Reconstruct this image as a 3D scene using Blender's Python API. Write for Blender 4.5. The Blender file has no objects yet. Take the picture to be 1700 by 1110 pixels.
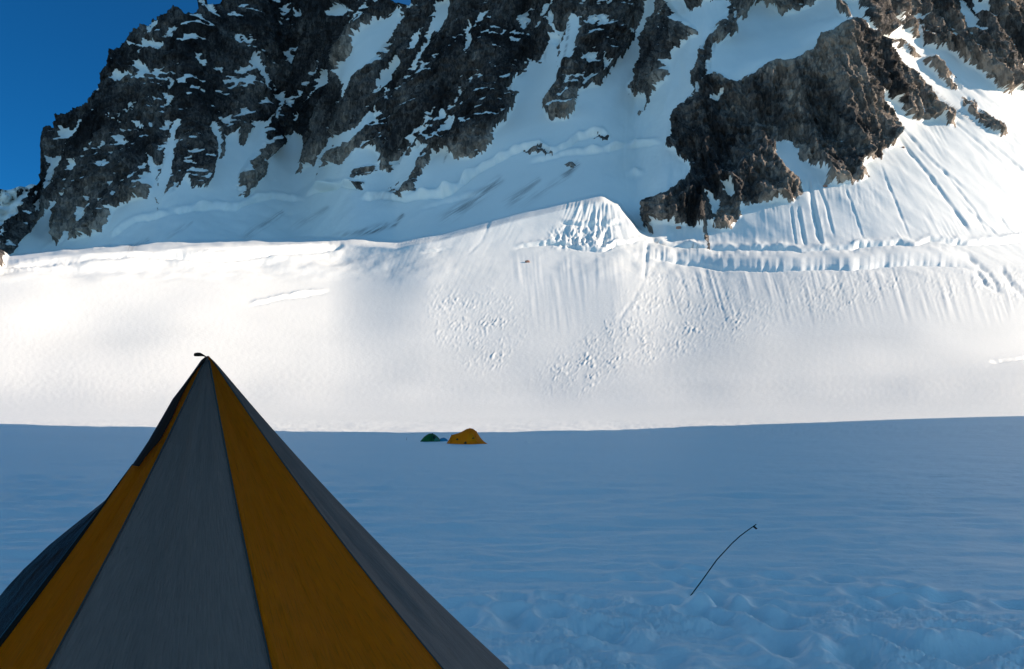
import bpy, math, random
import numpy as np
from mathutils import Vector

# ------------------------------------------------------------ camera
SC = bpy.context.scene
F_PX, CX, CY, HOR = 1472.0, 850.0, 555.0, 700.0
PITCH = math.atan((HOR - CY) / F_PX)
CAM_H = 1.55
cam_d = bpy.data.cameras.new("camera"); cam = bpy.data.objects.new("camera", cam_d)
SC.collection.objects.link(cam); SC.camera = cam
cam_d.sensor_width = 36.0; cam_d.lens = 36.0 * F_PX / 1700.0
cam_d.clip_start = 0.05; cam_d.clip_end = 20000
cam.location = (0, 0, CAM_H); cam.rotation_euler = (math.pi / 2 + PITCH, 0, 0)
cam_d.dof.use_dof = False

# ------------------------------------------------------------ light
SUN = Vector((0.93, 0.03, 0.365)).normalized()
SUN_EL = math.asin(SUN.z); SUN_ROT = math.atan2(SUN.x, SUN.y)
W = bpy.data.worlds.new("World"); SC.world = W; W.use_nodes = True
nt = W.node_tree; bg = nt.nodes["Background"]
sky = nt.nodes.new("ShaderNodeTexSky"); sky.sky_type = 'NISHITA'; sky.sun_disc = False
sky.sun_elevation = SUN_EL; sky.sun_rotation = SUN_ROT
sky.altitude = 3000; sky.air_density = 1.0; sky.dust_density = 0.0; sky.ozone_density = 4.0
hs = nt.nodes.new("ShaderNodeHueSaturation"); hs.inputs['Saturation'].default_value = 1.06; hs.inputs["Hue"].default_value = 0.483
nt.links.new(sky.outputs[0], hs.inputs['Color'])
# clear mountain sky: deepest blue on the side away from the sun
wtc = nt.nodes.new("ShaderNodeTexCoord"); wdp = nt.nodes.new("ShaderNodeVectorMath"); wdp.operation = 'DOT_PRODUCT'
wdp.inputs[1].default_value = Vector((-0.62, 0.78, 0.05)).normalized(); nt.links.new(wtc.outputs['Generated'], wdp.inputs[0])
wmr = nt.nodes.new("ShaderNodeMapRange"); wmr.interpolation_type = 'SMOOTHSTEP'; wmr.inputs[1].default_value = 0.25; wmr.inputs[2].default_value = 0.95
nt.links.new(wdp.outputs['Value'], wmr.inputs[0])
wmx = nt.nodes.new("ShaderNodeMix"); wmx.data_type = 'RGBA'; wmx.inputs[6].default_value = (1, 1, 1, 1); wmx.inputs[7].default_value = (.06, .34, .56, 1)
nt.links.new(wmr.outputs[0], wmx.inputs[0])
wml = nt.nodes.new("ShaderNodeMix"); wml.data_type = 'RGBA'; wml.blend_type = 'MULTIPLY'; wml.inputs[0].default_value = 1.0
nt.links.new(hs.outputs[0], wml.inputs[6]); nt.links.new(wmx.outputs[2], wml.inputs[7]); nt.links.new(wml.outputs[2], bg.inputs[0])
bg.inputs[1].default_value = 0.125
sl = bpy.data.lights.new("sun", 'SUN'); sl.energy = 5.0; sl.angle = math.radians(0.5); sl.color = (1.0, 0.80, 0.635)
so = bpy.data.objects.new("sun", sl); SC.collection.objects.link(so)
so.rotation_euler = SUN.to_track_quat('Z', 'Y').to_euler()
SC.view_settings.view_transform = 'Standard'; SC.view_settings.look = 'None'
SC.view_settings.gamma = 1.0; SC.view_settings.exposure = 0.63
SC.cycles.max_bounces = 8; SC.cycles.transmission_bounces = 6; SC.cycles.diffuse_bounces = 4

# ------------------------------------------------------------ noise (numpy)
_rng = np.random.default_rng(7)
_perm = np.concatenate([_rng.permutation(256)] * 3).astype(np.int32)
_g = _rng.normal(size=(256, 3)).astype(np.float32); _g /= np.linalg.norm(_g, axis=1)[:, None]
def pnoise(x, y, z=None):
    x = np.asarray(x, np.float32); y = np.asarray(y, np.float32)
    z = np.zeros_like(x) if z is None else np.asarray(z, np.float32)
    xi = np.floor(x).astype(np.int32); yi = np.floor(y).astype(np.int32); zi = np.floor(z).astype(np.int32)
    xf = x - xi; yf = y - yi; zf = z - zi
    u = xf*xf*xf*(xf*(xf*6-15)+10); v = yf*yf*yf*(yf*(yf*6-15)+10); w = zf*zf*zf*(zf*(zf*6-15)+10)
    out = 0
    for dx in (0, 1):
        a = _perm[(xi + dx) & 255]; wx = u if dx else 1 - u
        for dy in (0, 1):
            b = _perm[a + ((yi + dy) & 255)]; wy = v if dy else 1 - v
            for dz in (0, 1):
                g = _g[_perm[b + ((zi + dz) & 255)]]; wz = w if dz else 1 - w
                out = out + wx*wy*wz*(g[..., 0]*(xf-dx) + g[..., 1]*(yf-dy) + g[..., 2]*(zf-dz))
    return out * 1.4
def fbm(x, y, z=None, o=4, lac=2.03, gain=0.5):
    s = 0; a = 1.0
    for k in range(o):
        f = lac ** k
        s = s + a * pnoise(x*f + 17.3*k, y*f - 9.1*k, None if z is None else z*f + 5.7*k); a *= gain
    return s
def ridged(x, y, z=None, o=4, lac=2.1, gain=0.5):
    s = 0; a = 1.0
    for k in range(o):
        f = lac ** k
        n = 1 - np.abs(pnoise(x*f + 11.3*k, y*f - 4.1*k, None if z is None else z*f + 3.7*k)) * 1.6
        s = s + a * n; a *= gain
    return s
def sstep(a, b, x):
    t = np.clip((x - a) / (b - a), 0, 1); return t*t*(3-2*t)
def blur(a, n, axis):
    n = int(round(n*1.6/STEP))
    if n < 1: return a
    for _ in range(3):
        p = [(0, 0), (0, 0)]; p[axis] = (n + 1, n)
        c = np.cumsum(np.pad(a, p, mode='edge'), axis=axis)
        if axis == 0: a = (c[2*n+1:] - c[:-(2*n+1)]) / (2*n+1)
        else: a = (c[:, 2*n+1:] - c[:, :-(2*n+1)]) / (2*n+1)
    return a

# ------------------------------------------------------------ view geometry used to survey the place from the photograph
ST, CT = math.sin(PITCH), math.cos(PITCH)
def ray(px, py):          # direction scaled to unit depth (x/y, z/y)
    u = (px - CX) / F_PX; v = -(py - CY) / F_PX
    dy = CT - v * ST; dz = ST + v * CT
    return u / dy, dz / dy

# column / row stations
STEP = 1.6
xs = np.concatenate([np.arange(-330, -30, 10.0), np.arange(-30, 1730, STEP), np.arange(1730, 2100, 10.0)])
ys = np.concatenate([np.arange(-700, -40, 8.0), np.arange(-40, 735, STEP*.94), np.arange(735, 1125, STEP*1.06), np.arange(1125, 1700, 14.0)])[::-1]
NX, NY = len(xs), len(ys)
PX, PY = np.meshgrid(xs, ys)       # row 0 = nearest (bottom)

def line(pts, x=None, soft=0):
    p = np.array(pts, float); y = np.interp(xs if x is None else x, p[:, 0], p[:, 1])
    if soft: y = np.mean([np.interp(xs + d*soft, p[:, 0], p[:, 1]) for d in np.linspace(-1, 1, 25)], axis=0)
    return y

# terrain outlines surveyed from the photograph
y_edge = line([(-330,707),(0,709),(250,715),(560,723),(700,724),(900,722),(1100,716),(1240,711),(1500,702),(1700,697),(2100,692)], soft=90)
y_sky = line([(-330,600),(-60,520),(-20,445),(2,369),(25,344),(46,311),(58,286),(68,253),(70,232),(81,216),(89,211),(97,216),(99,194),(118,193),(124,182),
              (141,178),(153,166),(155,153),(164,149),(166,128),(182,99),(187,89),(201,83),(207,70),(216,64),(232,54),(249,41),(265,33),(282,31),
              (284,23),(292,15),(309,25),(319,25),(327,17),(329,-8),(338,-6),(341,6),(357,9),(362,-4),(400,-25),(500,-40),(600,-25),(640,-8),(655,3),(664,8),(676,7),
              (684,-12),(720,-50),(860,-110),(1000,-220),(1200,-450),(1400,-620),(1700,-680),(2100,-690)])
y_sky = y_sky + sstep(345, 325, xs)*(2.5 - 9*np.abs(pnoise(xs/11, xs*0+1.5)) - 5*np.maximum(0, pnoise(xs/5, xs*0+6)))
y_schr = line([(-330,470),(0,440),(180,400),(290,352),(393,340),(500,328),(600,330),(760,315),(900,255),(1010,232),(1080,330),(1088,398),(1300,412),(1500,404),(1700,397),(2100,390)])
y_sh = line([(-330,470),(0,437),(60,429),(120,422),(200,416),(300,411),(400,407),(540,404),(600,404),(640,405),(700,410),(2100,410)], soft=15)

PY = PY + (y_sh - 418)[None, :]*sstep(250, 372, PY)*sstep(580, 470, PY)*sstep(760, 640, PX)     # rows of the mesh follow the shoulder crest
A, T = ray(PX, PY)
# ------------------------------------------------------------ rock outlines
ROCK = [
 [(2,369),(-60,300),(-60,-500),(327,-500),(2200,-500),(2200,170),(1700,153),(1659,128),(1680,141),(1680,160),(1655,145),(1630,120),(1605,104),(1572,83),(1535,75),
  (1510,58),(1493,37),(1481,25),(1477,46),(1477,62),(1460,62),(1440,41),(1427,17),(1423,0),(1398,0),(1402,8),(1423,33),(1415,37),(1402,29),(1386,12),(1394,-2),
  (1361,0),(1357,8),(1332,17),(1295,23),(1290,12),(1245,8),(1241,29),(1220,33),(1224,54),(1195,70),(1182,83),(1178,120),(1195,124),(1219,137),(1249,124),(1282,104),
  (1311,104),(1340,87),(1361,70),(1378,54),(1415,37),(1429,37),(1436,50),(1452,66),(1477,87),(1502,116),(1527,145),(1560,174),(1585,195),(1587,213),(1572,207),(1564,191),
  (1543,201),(1527,199),(1506,195),(1485,166),(1456,153),(1465,166),(1477,191),(1489,207),(1485,240),(1469,249),(1465,265),(1436,265),(1427,278),(1446,292),(1411,305),
  (1386,305),(1365,307),(1378,286),(1357,274),(1328,265),(1319,236),(1286,232),(1286,257),(1303,282),(1328,303),(1338,319),(1319,334),(1295,332),(1266,336),(1241,340),
  (1230,340),(1228,356),(1211,383),(1188,381),(1190,365),(1176,373),(1177,415),(1172,415),(1168,373),(1153,377),(1132,373),(1099,369),(1087,369),(1083,388),(1070,377),(1066,344),
  (1087,336),(1112,319),(1141,290),(1145,269),(1132,265),(1124,249),(1101,242),(1116,228),(1120,199),(1141,174),(1153,145),(1145,137),(1157,112),(1165,79),(1182,54),
  (1203,25),(1211,0),(1167,-2),(1165,12),(1145,18),(1136,-2),(1103,-2),(1112,8),(1124,25),(1141,37),(1157,46),(1157,58),(1136,70),(1116,83),(1107,104),(1112,124),
  (1087,153),(1066,191),(1054,195),(1066,178),(1078,153),(1054,162),(1037,153),(1053,124),(1070,95),(1070,70),(1078,33),(1090,21),(1094,-8),(1078,-8),(1070,25),(1058,54),(1045,83),
  (1029,99),(1012,120),(996,143),(979,141),(960,153),(954,187),(942,197),(921,201),(908,193),(900,178),(904,162),(917,141),(933,108),(950,87),(958,58),(962,25),(948,24),
  (942,40),(930,80),(924,110),(922,60),(925,29),(917,20),(913,33),(917,54),(904,83),(900,104),(880,100),(875,120),(850,137),(859,153),(855,174),(838,203),(821,216),(817,236),
  (801,257),(780,265),(754,265),(745,245),(733,249),(719,257),(708,278),(696,298),(692,319),(679,327),(650,315),(667,307),(683,282),(700,256),(714,246),(700,236),
  (667,265),(646,286),(634,286),(629,265),(625,245),(609,240),(584,257),(563,274),(542,274),(522,286),(513,270),(488,298),(497,265),(509,232),(493,220),(484,226),
  (464,249),(443,265),(447,286),(422,311),(406,330),(391,327),(392,315),(398,286),(414,265),(431,232),(447,195),(425,205),(405,240),(398,243),(392,235),(398,215),(385,222),(374,232),(372,258),(366,268),
  (364,250),(366,225),(358,208),(345,204),(343,217),(354,232),(356,262),(352,294),(340,312),(318,312),(315,290),(298,307),(270,326),(286,290),(286,270),(290,232),(303,203),(290,203),(274,249),(262,300),(262,350),(259,350),
  (262,285),(248,252),(249,265),(251,290),(253,315),(249,327),(232,331),(216,328),(207,340),(182,348),(184,361),(178,373),(166,385),(141,392),(116,398),(100,400),(95,412),
  (87,394),(83,373),(99,352),(112,332),(120,315),(99,328),(75,356),(46,385),(25,414),(8,432),(-20,470),(-330,470),(-330,369)],
 [(585,307),(586,285),(592,277),(612,274),(622,272),(628,280),(612,289),(606,292),(602,311),(596,311)],
 [(1477,66),(1502,91),(1527,99),(1556,124),(1581,149),(1601,149),(1597,137),(1576,118),(1560,106),(1527,93),(1502,72),(1485,60)],
 [(1597,160),(1614,163),(1626,180),(1650,202),(1678,220),(1659,226),(1630,205),(1610,189),(1597,172)],
 [(870,250),(880,246),(893,243),(905,248),(915,258),(905,261),(895,254),(882,256)],
 [(985,229),(995,224),(1008,224),(1011,231),(998,231)],
 [(938,272),(950,270),(956,275),(945,279)],
 [(640,318),(664,302),(680,306),(690,322),(672,329),(650,325)],
]
SNOW = [  # snow gullies and patches within the rock
 [(667,8),(650,25),(617,37),(592,54),(584,62),(586,83),(580,95),(563,104),(559,120),(565,137),(567,165),(588,128),(609,112),(625,91),(646,62),(662,37)],
 [(625,174),(609,187),(592,211),(567,224),(542,236),(534,257),(518,286),(538,265),(555,245),(576,236),(600,220),(613,199)],
 [(667,91),(650,108),(629,128),(627,149),(650,128),(665,108)],
 [(422,87),(439,108),(447,133),(443,150),(435,116),(414,104)],
 [(725,8),(750,-4),(745,25),(733,55),(713,50),(720,30)],
 [(733,207),(758,191),(752,220),(741,224)], [(723,200),(735,182),(742,188),(730,203)],
 [(205,72),(232,80),(243,68),(268,74),(278,80),(250,84),(222,80)],
 [(222,108),(235,102),(252,126),(238,122)], [(190,130),(196,120),(215,120),(230,134),(210,128),(200,134),(186,134)],
 [(254,38),(266,36),(256,58),(248,62)], [(186,196),(206,204),(196,204)], [(186,226),(198,227),(216,240),(196,238)],
 [(100,216),(120,212),(135,214),(128,226),(110,232),(100,226)], [(74,259),(90,262),(100,270),(90,276)],
 [(118,270),(132,266),(132,285),(122,286)], [(78,306),(90,300),(98,306),(88,312),(80,320)],
 [(224,205),(236,203),(240,216),(228,214)], [(108,16),(130,17),(120,24)],
 [(460,15),(480,10),(470,22)], [(488,18),(510,20),(505,30),(492,28)], [(384,60),(398,66),(404,76),(392,70)],
 [(535,120),(550,118),(545,140),(528,160),(515,175),(530,140)], [(450,190),(463,172),(460,190),(452,200)],
 [(490,195),(505,190),(495,204)], [(1195,307),(1218,307),(1218,328),(1205,320)],
 [(1170,322),(1195,333),(1193,360),(1183,352)], [(1589,-4),(1610,20),(1630,50),(1635,60),(1605,45),(1593,25)],
 [(1676,112),(1700,125),(1700,140),(1685,128)], [(1610,2),(1640,0),(1640,20),(1620,22)], [(1493,22),(1535,28),(1525,34),(1500,30)],
 [(1185,162),(1205,150),(1195,168),(1188,174)], [(996,95),(1010,110),(998,122)], [(1300,260),(1306,240),(1290,236)],
 [(686,60),(700,50),(693,75),(680,88)], [(640,160),(646,148),(652,152)], [(776,60),(782,40),(786,70),(780,100)],
 [(848,140),(853,120),(860,135)], [(1340,40),(1385,42),(1375,52),(1345,56)],
 [(566,8),(590,22),(560,30),(545,20)],
]
def inpoly(poly, x, y):
    p = np.array(poly, float)
    m = np.zeros(x.shape, bool)
    bx = (x >= p[:,0].min()) & (x <= p[:,0].max()) & (y >= p[:,1].min()) & (y <= p[:,1].max())
    xx = x[bx]; yy = y[bx]; r = np.zeros(xx.shape, bool)
    for i in range(len(p)):
        x1, y1 = p[i]; x2, y2 = p[(i+1) % len(p)]
        if y1 == y2: continue
        c = (y1 > yy) != (y2 > yy)
        r ^= c & (xx < (x2-x1)*(yy-y1)/(y2-y1) + x1)
    m[bx] = r
    return m
wx = PX + 5.5*fbm(PX/16, PY/16, o=3) + 2.5*pnoise(PX/4, PY/5)
wy = PY + 6.0*fbm(PX/14+50, PY/18, o=3) + 2.5*pnoise(PX/4+9, PY/5)
up = PY < 470
rock = np.zeros(PX.shape, np.float32)
for p in ROCK: rock = np.maximum(rock, inpoly(p, wx, wy))
hole = np.zeros(PX.shape, np.float32)
for p in SNOW: hole = np.maximum(hole, inpoly(p, wx, wy))
rock = rock * (1-hole)
rock[~up] = 0

CONTOUR = np.interp(xs, [600, 660, 760, 880, 1000], [700.0, 712.0, 740.0, 768.0, 786.0])
# ------------------------------------------------------------ depth of every ray: dlnY/dt = 1/(s-t)
q = np.full(PX.shape, 0.9, np.float32)
wall = sstep(0, 26, y_schr[None, :] - PY)                    # 0 on the slope, 1 on the wall
below = np.interp(PY, [250, 330, 430, 500, 560, 640, 690, 715, 730], [0.6, 0.5, 0.25, 0.235, 0.20, 0.12, 0.042, 0.034, 0.034])
q_snow = np.where(PX > 1050, 0.55, 0.62) + 0.0*PX
q_rock = 1.25 + 0*PX
butt = inpoly([(1060,400),(1110,200),(1300,70),(1430,30),(1500,240),(1460,310),(1250,400)], PX, PY)
q_rock = np.where(butt, np.interp(PY, [150, 240], [2.6, 0.85]), q_rock)
bench = inpoly([(1180,130),(1180,60),(1230,20),(1400,5),(1420,40),(1300,100)], PX, PY)
q_snow = np.where(bench, 0.35, q_snow)
qw = q_snow*(1-rock) + q_rock*rock
qw = qw * (1 + 0.25*sstep(1500, 1700, PX)*sstep(400, 100, PY))
q = below*(1-wall) + qw*wall
q = np.where(PY < 0, 1.1, q)
q = blur(blur(q, 14, 1), 4, 0)
nedge = PY <= y_edge[None, :]
lnY = np.zeros(PX.shape)
AZ = SUN.y/SUN.x; Ae = ray(xs, y_edge)[0]
Y0 = (130 + AZ*75)/(1 - AZ*Ae)      # the shade edge runs along the sun's azimuth
Te = ray(xs, y_edge)[1]
zE = CAM_H + Te*Y0; kk = zE / Y0**2
Ynear = 2*CAM_H / (-T + np.sqrt(np.maximum(T*T + 4*kk[None, :]*CAM_H, 1e-7)))
dT = np.diff(T, axis=0, prepend=T[:1])
frac = np.clip((y_edge[None, :] - PY) / np.abs(np.diff(ys, prepend=ys[0]+14)[:, None]), 0, 1)
lnY = np.log(Y0)[None, :] + np.cumsum(dT/q*frac, axis=0)
# the lit left shoulder stands in front of the wall
jump = 0.34*sstep(650, 480, PX[0]) + 0.33*sstep(330, 30, PX[0])
lnY += jump[None, :] * sstep(-1, 11, y_sh[None, :] - PY)
# the bowl turns: left side nearer, right side farther
turn = (0.13*np.clip((PX-850)/850, -1.4, 1.4) + 0.20*np.logaddexp(0, (PX-1260)/110)*110/600 + 0.24*np.logaddexp(0, (PX-1570)/60)*60/600)*sstep(705, 560, PY)
lnY += turn
# the cirque floor meets one even contour below the wall, from the left shoulder round to the buttress
y_con = line([(560,404),(660,411),(730,400),(850,367),(930,348),(1000,334),(1060,343),(1130,356),(1250,372)], soft=12)
y_jmp = line([(560,404),(660,411),(730,400),(850,367),(930,348),(1000,334),(1028,346),(1058,388),(1080,400),(1200,400)], soft=5)
jc = np.argmin(np.abs(ys[:, None] - y_con[None, :]), axis=0)
cc = np.log(CONTOUR) - np.array([np.interp(-y_con[j], -PY[:, j], lnY[:, j]) for j in range(NX)])
kw = int(50/STEP); cc = np.convolve(np.pad(cc, kw, mode='edge'), np.hanning(2*kw+1)/np.hanning(2*kw+1).sum(), mode='valid')
corr = cc * sstep(540, 720, xs) * sstep(1260, 1010, xs)
lnY += corr[None, :] * np.clip((700-PY)/(700-y_con[None, :]), 0, 1)**1.2
lnY += (np.maximum(0, np.log(838/CONTOUR))*sstep(560, 660, xs)*sstep(1110, 1050, xs))[None, :] * sstep(0, 12, y_jmp[None, :] - PY)
Yd = np.where(nedge, np.exp(lnY), np.minimum(Ynear, Y0[None, :]))
P = np.stack([A*Yd, Yd, CAM_H + T*Yd], -1)

def normals(P):
    du = np.gradient(P, axis=1); dv = np.gradient(P, axis=0)
    n = np.cross(du, dv); n /= np.linalg.norm(n, axis=2)[..., None] + 1e-9
    return n

# ------------------------------------------------------------ relief
N0 = normals(P)
N0s = np.stack([blur(N0[..., i], 5, 1) for i in range(3)], -1)
X_, Y_, Z_ = P[..., 0], P[..., 1], P[..., 2]
upm = sstep(480, 440, PY)
softrock = sstep(.25, 1.0, blur(blur(rock, 3, 1), 3, 0)); inner = blur(blur(rock, 16, 1), 16, 0)
lean = np.interp(PX, [0, 300, 700, 1050, 1200, 1400, 1700], [0.25, 0.15, 0.45, 0.5, 0.0, -0.3, -0.8])
xl = X_ - lean*Z_*0.9
# rock relief in metres
rr = (15*ridged(xl/70, Y_/90, Z_/220, o=2) + 9*ridged(xl/24+3, Y_/50, Z_/95, o=2)
      + 4.6*ridged(xl/10, Y_/12, Z_/13+4, o=2) + 2.2*ridged(xl/3.8, Y_/5, Z_/4.4, o=2))
zt = Z_ + 5*fbm(X_/30, Y_/30, Z_/60, o=2)
led = (zt/13) % 1.0
rr += 2.2*(sstep(0, .75, led) - led)*sstep(-.1, .3, pnoise(X_/40, Y_/60, Z_/35))*4
rr -= 26
rr_s = 3.0*fbm(xl/40, Y_/60, Z_/120, o=3) + 0.25*fbm(X_/6, Z_/6, o=2)
disp = upm*(softrock*rr + (1-softrock)*rr_s*(0.9 - .7*np.exp(-((PX-850)/230)**2))*(1 - .65*sstep(1080, 1250, PX)))
disp += upm*softrock*5

def polyd(pts):                      # x along, y of line, signed vertical distance (positive = above the line in view)
    p = np.array(pts, float); o = np.argsort(p[:, 0]); p = p[o]
    yl = np.interp(PX, p[:, 0], p[:, 1]); d = yl + 1.5*pnoise(PX/9, PX*0+3.3) + .3*pnoise(PX/3, PX*0+7) - PY
    inx = sstep(p[0, 0]-4, p[0, 0]+14, PX)*sstep(p[-1, 0]+4, p[-1, 0]-14, PX)
    return d, inx
def crack(pts, up_h=1.6, down=2.2, w=4.0):      # lip above, slot below
    d, m = polyd(pts)
    amp = 0.5 + 1.6*pnoise(PX/40, PY*0+pts[0][0]*.1)**2*2 + .3*pnoise(PX/14, PY*0+2)
    return m*amp*(up_h*np.exp(-((d-w*.7)/w)**2)*1.2 - down*np.exp(-((d+w*.45)/(w*.5))**2))
def segd(pts):                       # true distance to polyline and running parameter
    best = np.full(PX.shape, 1e9); par = np.zeros(PX.shape); side = np.zeros(PX.shape)
    L = 0; p = np.array(pts, float); tot = np.sum(np.hypot(*np.diff(p, axis=0).T))
    for a, b in zip(p[:-1], p[1:]):
        v = b-a; l = math.hypot(*v); t = np.clip(((PX-a[0])*v[0]+(PY-a[1])*v[1])/l/l, 0, 1)
        ex = PX-a[0]-t*v[0]; ey = PY-a[1]-t*v[1]; d = np.hypot(ex, ey)
        k = d < best; best = np.where(k, d, best); par = np.where(k, (L+t*l)/tot, par); L += l
        side = np.where(k, np.sign(ex*v[1]-ey*v[0]), side)
    return best, par, side

shade_lip = [(600,331),(635,327),(675,332),(705,324),(735,325),(760,312),(785,290),(830,265),(860,249),(895,241),(915,256),(940,245),(960,228),(1000,220),(1012,230)]
for c, uh, dn in [([(182,394),(224,366),(282,353)],3,4), ([(282,352),(345,342),(393,347),(422,332),(451,326),(493,330),(503,331)],3.5,4),
          ([(508,326),(526,315),(567,306),(600,310)],3.5,4.5), (shade_lip,5,4), ([(1040,246),(1060,241),(1095,236)],4.5,2.5), ([(700,345),(760,330),(800,318)],1.5,1.5),
          ([(880,270),(940,255),(1000,250),(1040,243)],3,2), ([(1040,291),(1056,288),(1070,290)],4,0.5)]:
    disp += crack(c, uh*1.5, dn*1.2, 5)
# bergschrund of the sunlit side: upper crack, fluted wall, lower lip
upc = [(1075,398),(1088,397),(1105,404),(1126,406),(1161,412),(1191,412),(1226,412),(1278,410),(1307,411),(1330,417),(1368,413),(1407,410),(1440,404),(1466,405),(1492,400),(1518,407),(1544,396),(1605,402),(1654,399),(1720,395)]
disp += crack(upc, 1.3, 3.2, 5)
low = [(1070,428),(1113,434),(1156,438),(1200,446),(1265,447),(1330,446),(1375,443),(1411,446),(1427,443),(1469,438),(1518,436),(1573,438),(1621,444)]
d, m = polyd(low); m = m*sstep(1625, 1540, PX)*sstep(1065, 1110, PX)
disp += m*(3.2*sstep(-1, 13, d)*sstep(34, 16, d) - 2.5*np.exp(-((d+1)/2.2)**2))
# fluting
fl = pnoise(PX/7.5, PY/120+3)*1.0 + .5*pnoise(PX/3.3, PY/60)
disp += .55*fl*(.35 + .9*sstep(-.2, .4, pnoise(PX/30, PY/60+2)))*sstep(1070, 1090, PX)*sstep(1300, 1240, PX)*(sstep(372, 386, PY)*sstep(412, 400, PY) + sstep(412, 417, PY)*sstep(437, 428, PY))
fx = PX - (PY-335)*(PX-1000)*0.006
mk = np.exp(-((PX-990)/52)**4)*sstep(330, 345, PY)*sstep(416, 398, PY)
disp += 1.5*mk*(pnoise(fx/7, PY/70) + .6*pnoise(fx/3.2+4, PY/30))
mk2 = np.exp(-((PX-968)/48)**4)*np.exp(-((PY-395)/17)**4)
disp += 3.0*mk2*(pnoise(PX/9, PY/22+9) + .6*pnoise(PX/4, PY/5))
disp += crack([(855,410),(900,404),(930,402),(965,412),(1000,415),(1020,405),(1060,398)], 1.2, 2.5, 3.5)
disp += crack([(930,367),(960,372),(1000,371),(1030,371)], 1.5, 2.0, 4)
# left shoulder moat and rim
d, m = polyd([(-40,438),(0,439),(100,436),(200,431),(282,427),(324,433),(361,433),(407,426),(489,419),(535,416),(570,410)])
disp += m*(-2.8*np.exp(-((d-4)/5)**2)*sstep(200, 320, PX) - 1.0*np.exp(-((d-3)/4)**2) + 2.0*np.exp(-((d+6)/6)**2)*.6)
disp += .5*sstep(600, 540, PX)*np.exp(-((PY-y_sh[None, :]-12)/6)**2)*(pnoise(PX/9, PY/7)+.6*pnoise(PX/4, PY/4))*sstep(-.3, .3, pnoise(PX/60, PY*0))
disp += crack([(415,506),(440,501),(470,494),(500,490),(545,485)], 1.5, 1.6, 3.5)
disp += crack([(1645,593),(1665,592),(1690,589),(1720,585)], .1, 1.3, 2.5)
disp += crack([(700,417),(730,415),(748,412)], .8, 1.6, 2.5)
# runnels
for pts, w, h in [([(1460,269),(1485,330),(1514,402)],2.2,1.0), ([(1477,191),(1545,265),(1618,327)],3,1.3), ([(1485,220),(1550,300),(1598,365),(1618,396)],3.2,2.2),
      ([(1560,275),(1620,350),(1640,392)],2.5,1.3), ([(1600,340),(1640,375),(1660,395)],2.5,1.2), ([(1340,280),(1350,340),(1365,414)],4,3.0), ([(1353,290),(1372,340),(1386,400)],2.5,1.5),
      ([(1402,307),(1418,350),(1436,402)],2,.9), ([(1630,228),(1670,258),(1720,300)],3,1.6), ([(1660,360),(1675,380),(1690,396)],2,1.0), ([(1469,75),(1530,140),(1618,216)],3,1.6),
      ([(1502,100),(1570,190),(1700,300)],2.5,.9), ([(1313,340),(1318,380),(1322,410)],2,1.4), ([(1325,340),(1332,380),(1338,412)],3,1.8), ([(1540,90),(1620,150),(1720,225)],3,1.0),
      ([(1075,400),(1073,430),(1070,465)],3.5,1.1), ([(1070,465),(1050,500),(1022,540)],3,.35), ([(1600,420),(1640,450),(1665,490)],5,1.6),([(1660,440),(1680,470),(1710,500)],5,1.6),
      ([(1620,445),(1636,470),(1665,486)],4,2.0), ([(820,350),(800,400),(770,430)],3,.4), ([(1040,170),(1035,260),(1042,330)],2,.4)]:
    b, t, s = segd(pts)
    disp += h*(np.exp(-((b-w)/w)**2)*.5*(s > 0) - np.exp(-(b/w)**2))*sstep(0, .15, t)*sstep(1.0, .8, t)*.62*(.6+.8*np.abs(pnoise(PX/20, PY/20))*2)
# fine fall-line streaks on the lit face
def streak(lx, x0, x1, y0, y1, amp, wl):
    fade = sstep(x0-20, x0+20, PX)*sstep(x1+20, x1-20, PX)*sstep(y0-10, y0+12, PY)*sstep(y1+30, y1-30, PY)
    return amp*fade*(pnoise((PX-lx*PY)/wl, PY/90+lx) + .5*pnoise((PX-lx*PY)/wl*2.3, PY/50+lx*3))*(.3+1.4*sstep(-.3, .4, pnoise(PX/38+lx, PY/70)))
disp += (streak(0.55, 1420, 1720, 200, 400, .22, 5) + streak(0.12, 1230, 1480, 300, 412, .2, 5) + streak(1.1, 1480, 1720, 40, 260, .2, 5))*(.3+1.2*sstep(-.2, .5, pnoise(PX/45, PY/120)))
disp += streak(.1, 840, 1060, 420, 540, .14, 9) + streak(-.5, 640, 860, 350, 470, .10, 10)
disp += streak(0.3, 1100, 1700, 445, 520, .25, 8)
# avalanche debris
deb = np.zeros(PX.shape, np.float32)
for p in [[(1075,450),(1020,520),(960,570),(890,615),(905,640),(960,645),(1060,610),(1160,570),(1250,560),(1290,520),(1250,480),(1160,455)],
          [(715,480),(740,470),(790,500),(798,560),(775,600),(755,590),(720,545)], [(1290,450),(1420,450),(1620,450),(1720,440),(1720,500),(1500,480),(1440,500),(1360,530),(1300,500)],
          [(790,470),(850,480),(860,560),(830,620),(780,610)]]:
    deb = np.maximum(deb, inpoly(p, wx + 18*pnoise(PX/40, PY/40), wy + 18*pnoise(PX/40+5, PY/40)).astype(np.float32))
deb = blur(blur(deb, 9, 1), 8, 0) * sstep(-.45, .3, pnoise(PX/28+3, PY/30) + .3)
lump = np.maximum(0, pnoise((PX+.5*PY)/4.5, (PY-.3*PX)/7)) + .8*np.maximum(0, pnoise((PX+.5*PY)/2.6+7, PY/3.2)) 
disp += deb*.6*lump*(.4 + .9*np.abs(pnoise(PX/50+2, PY/40))*2)
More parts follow.
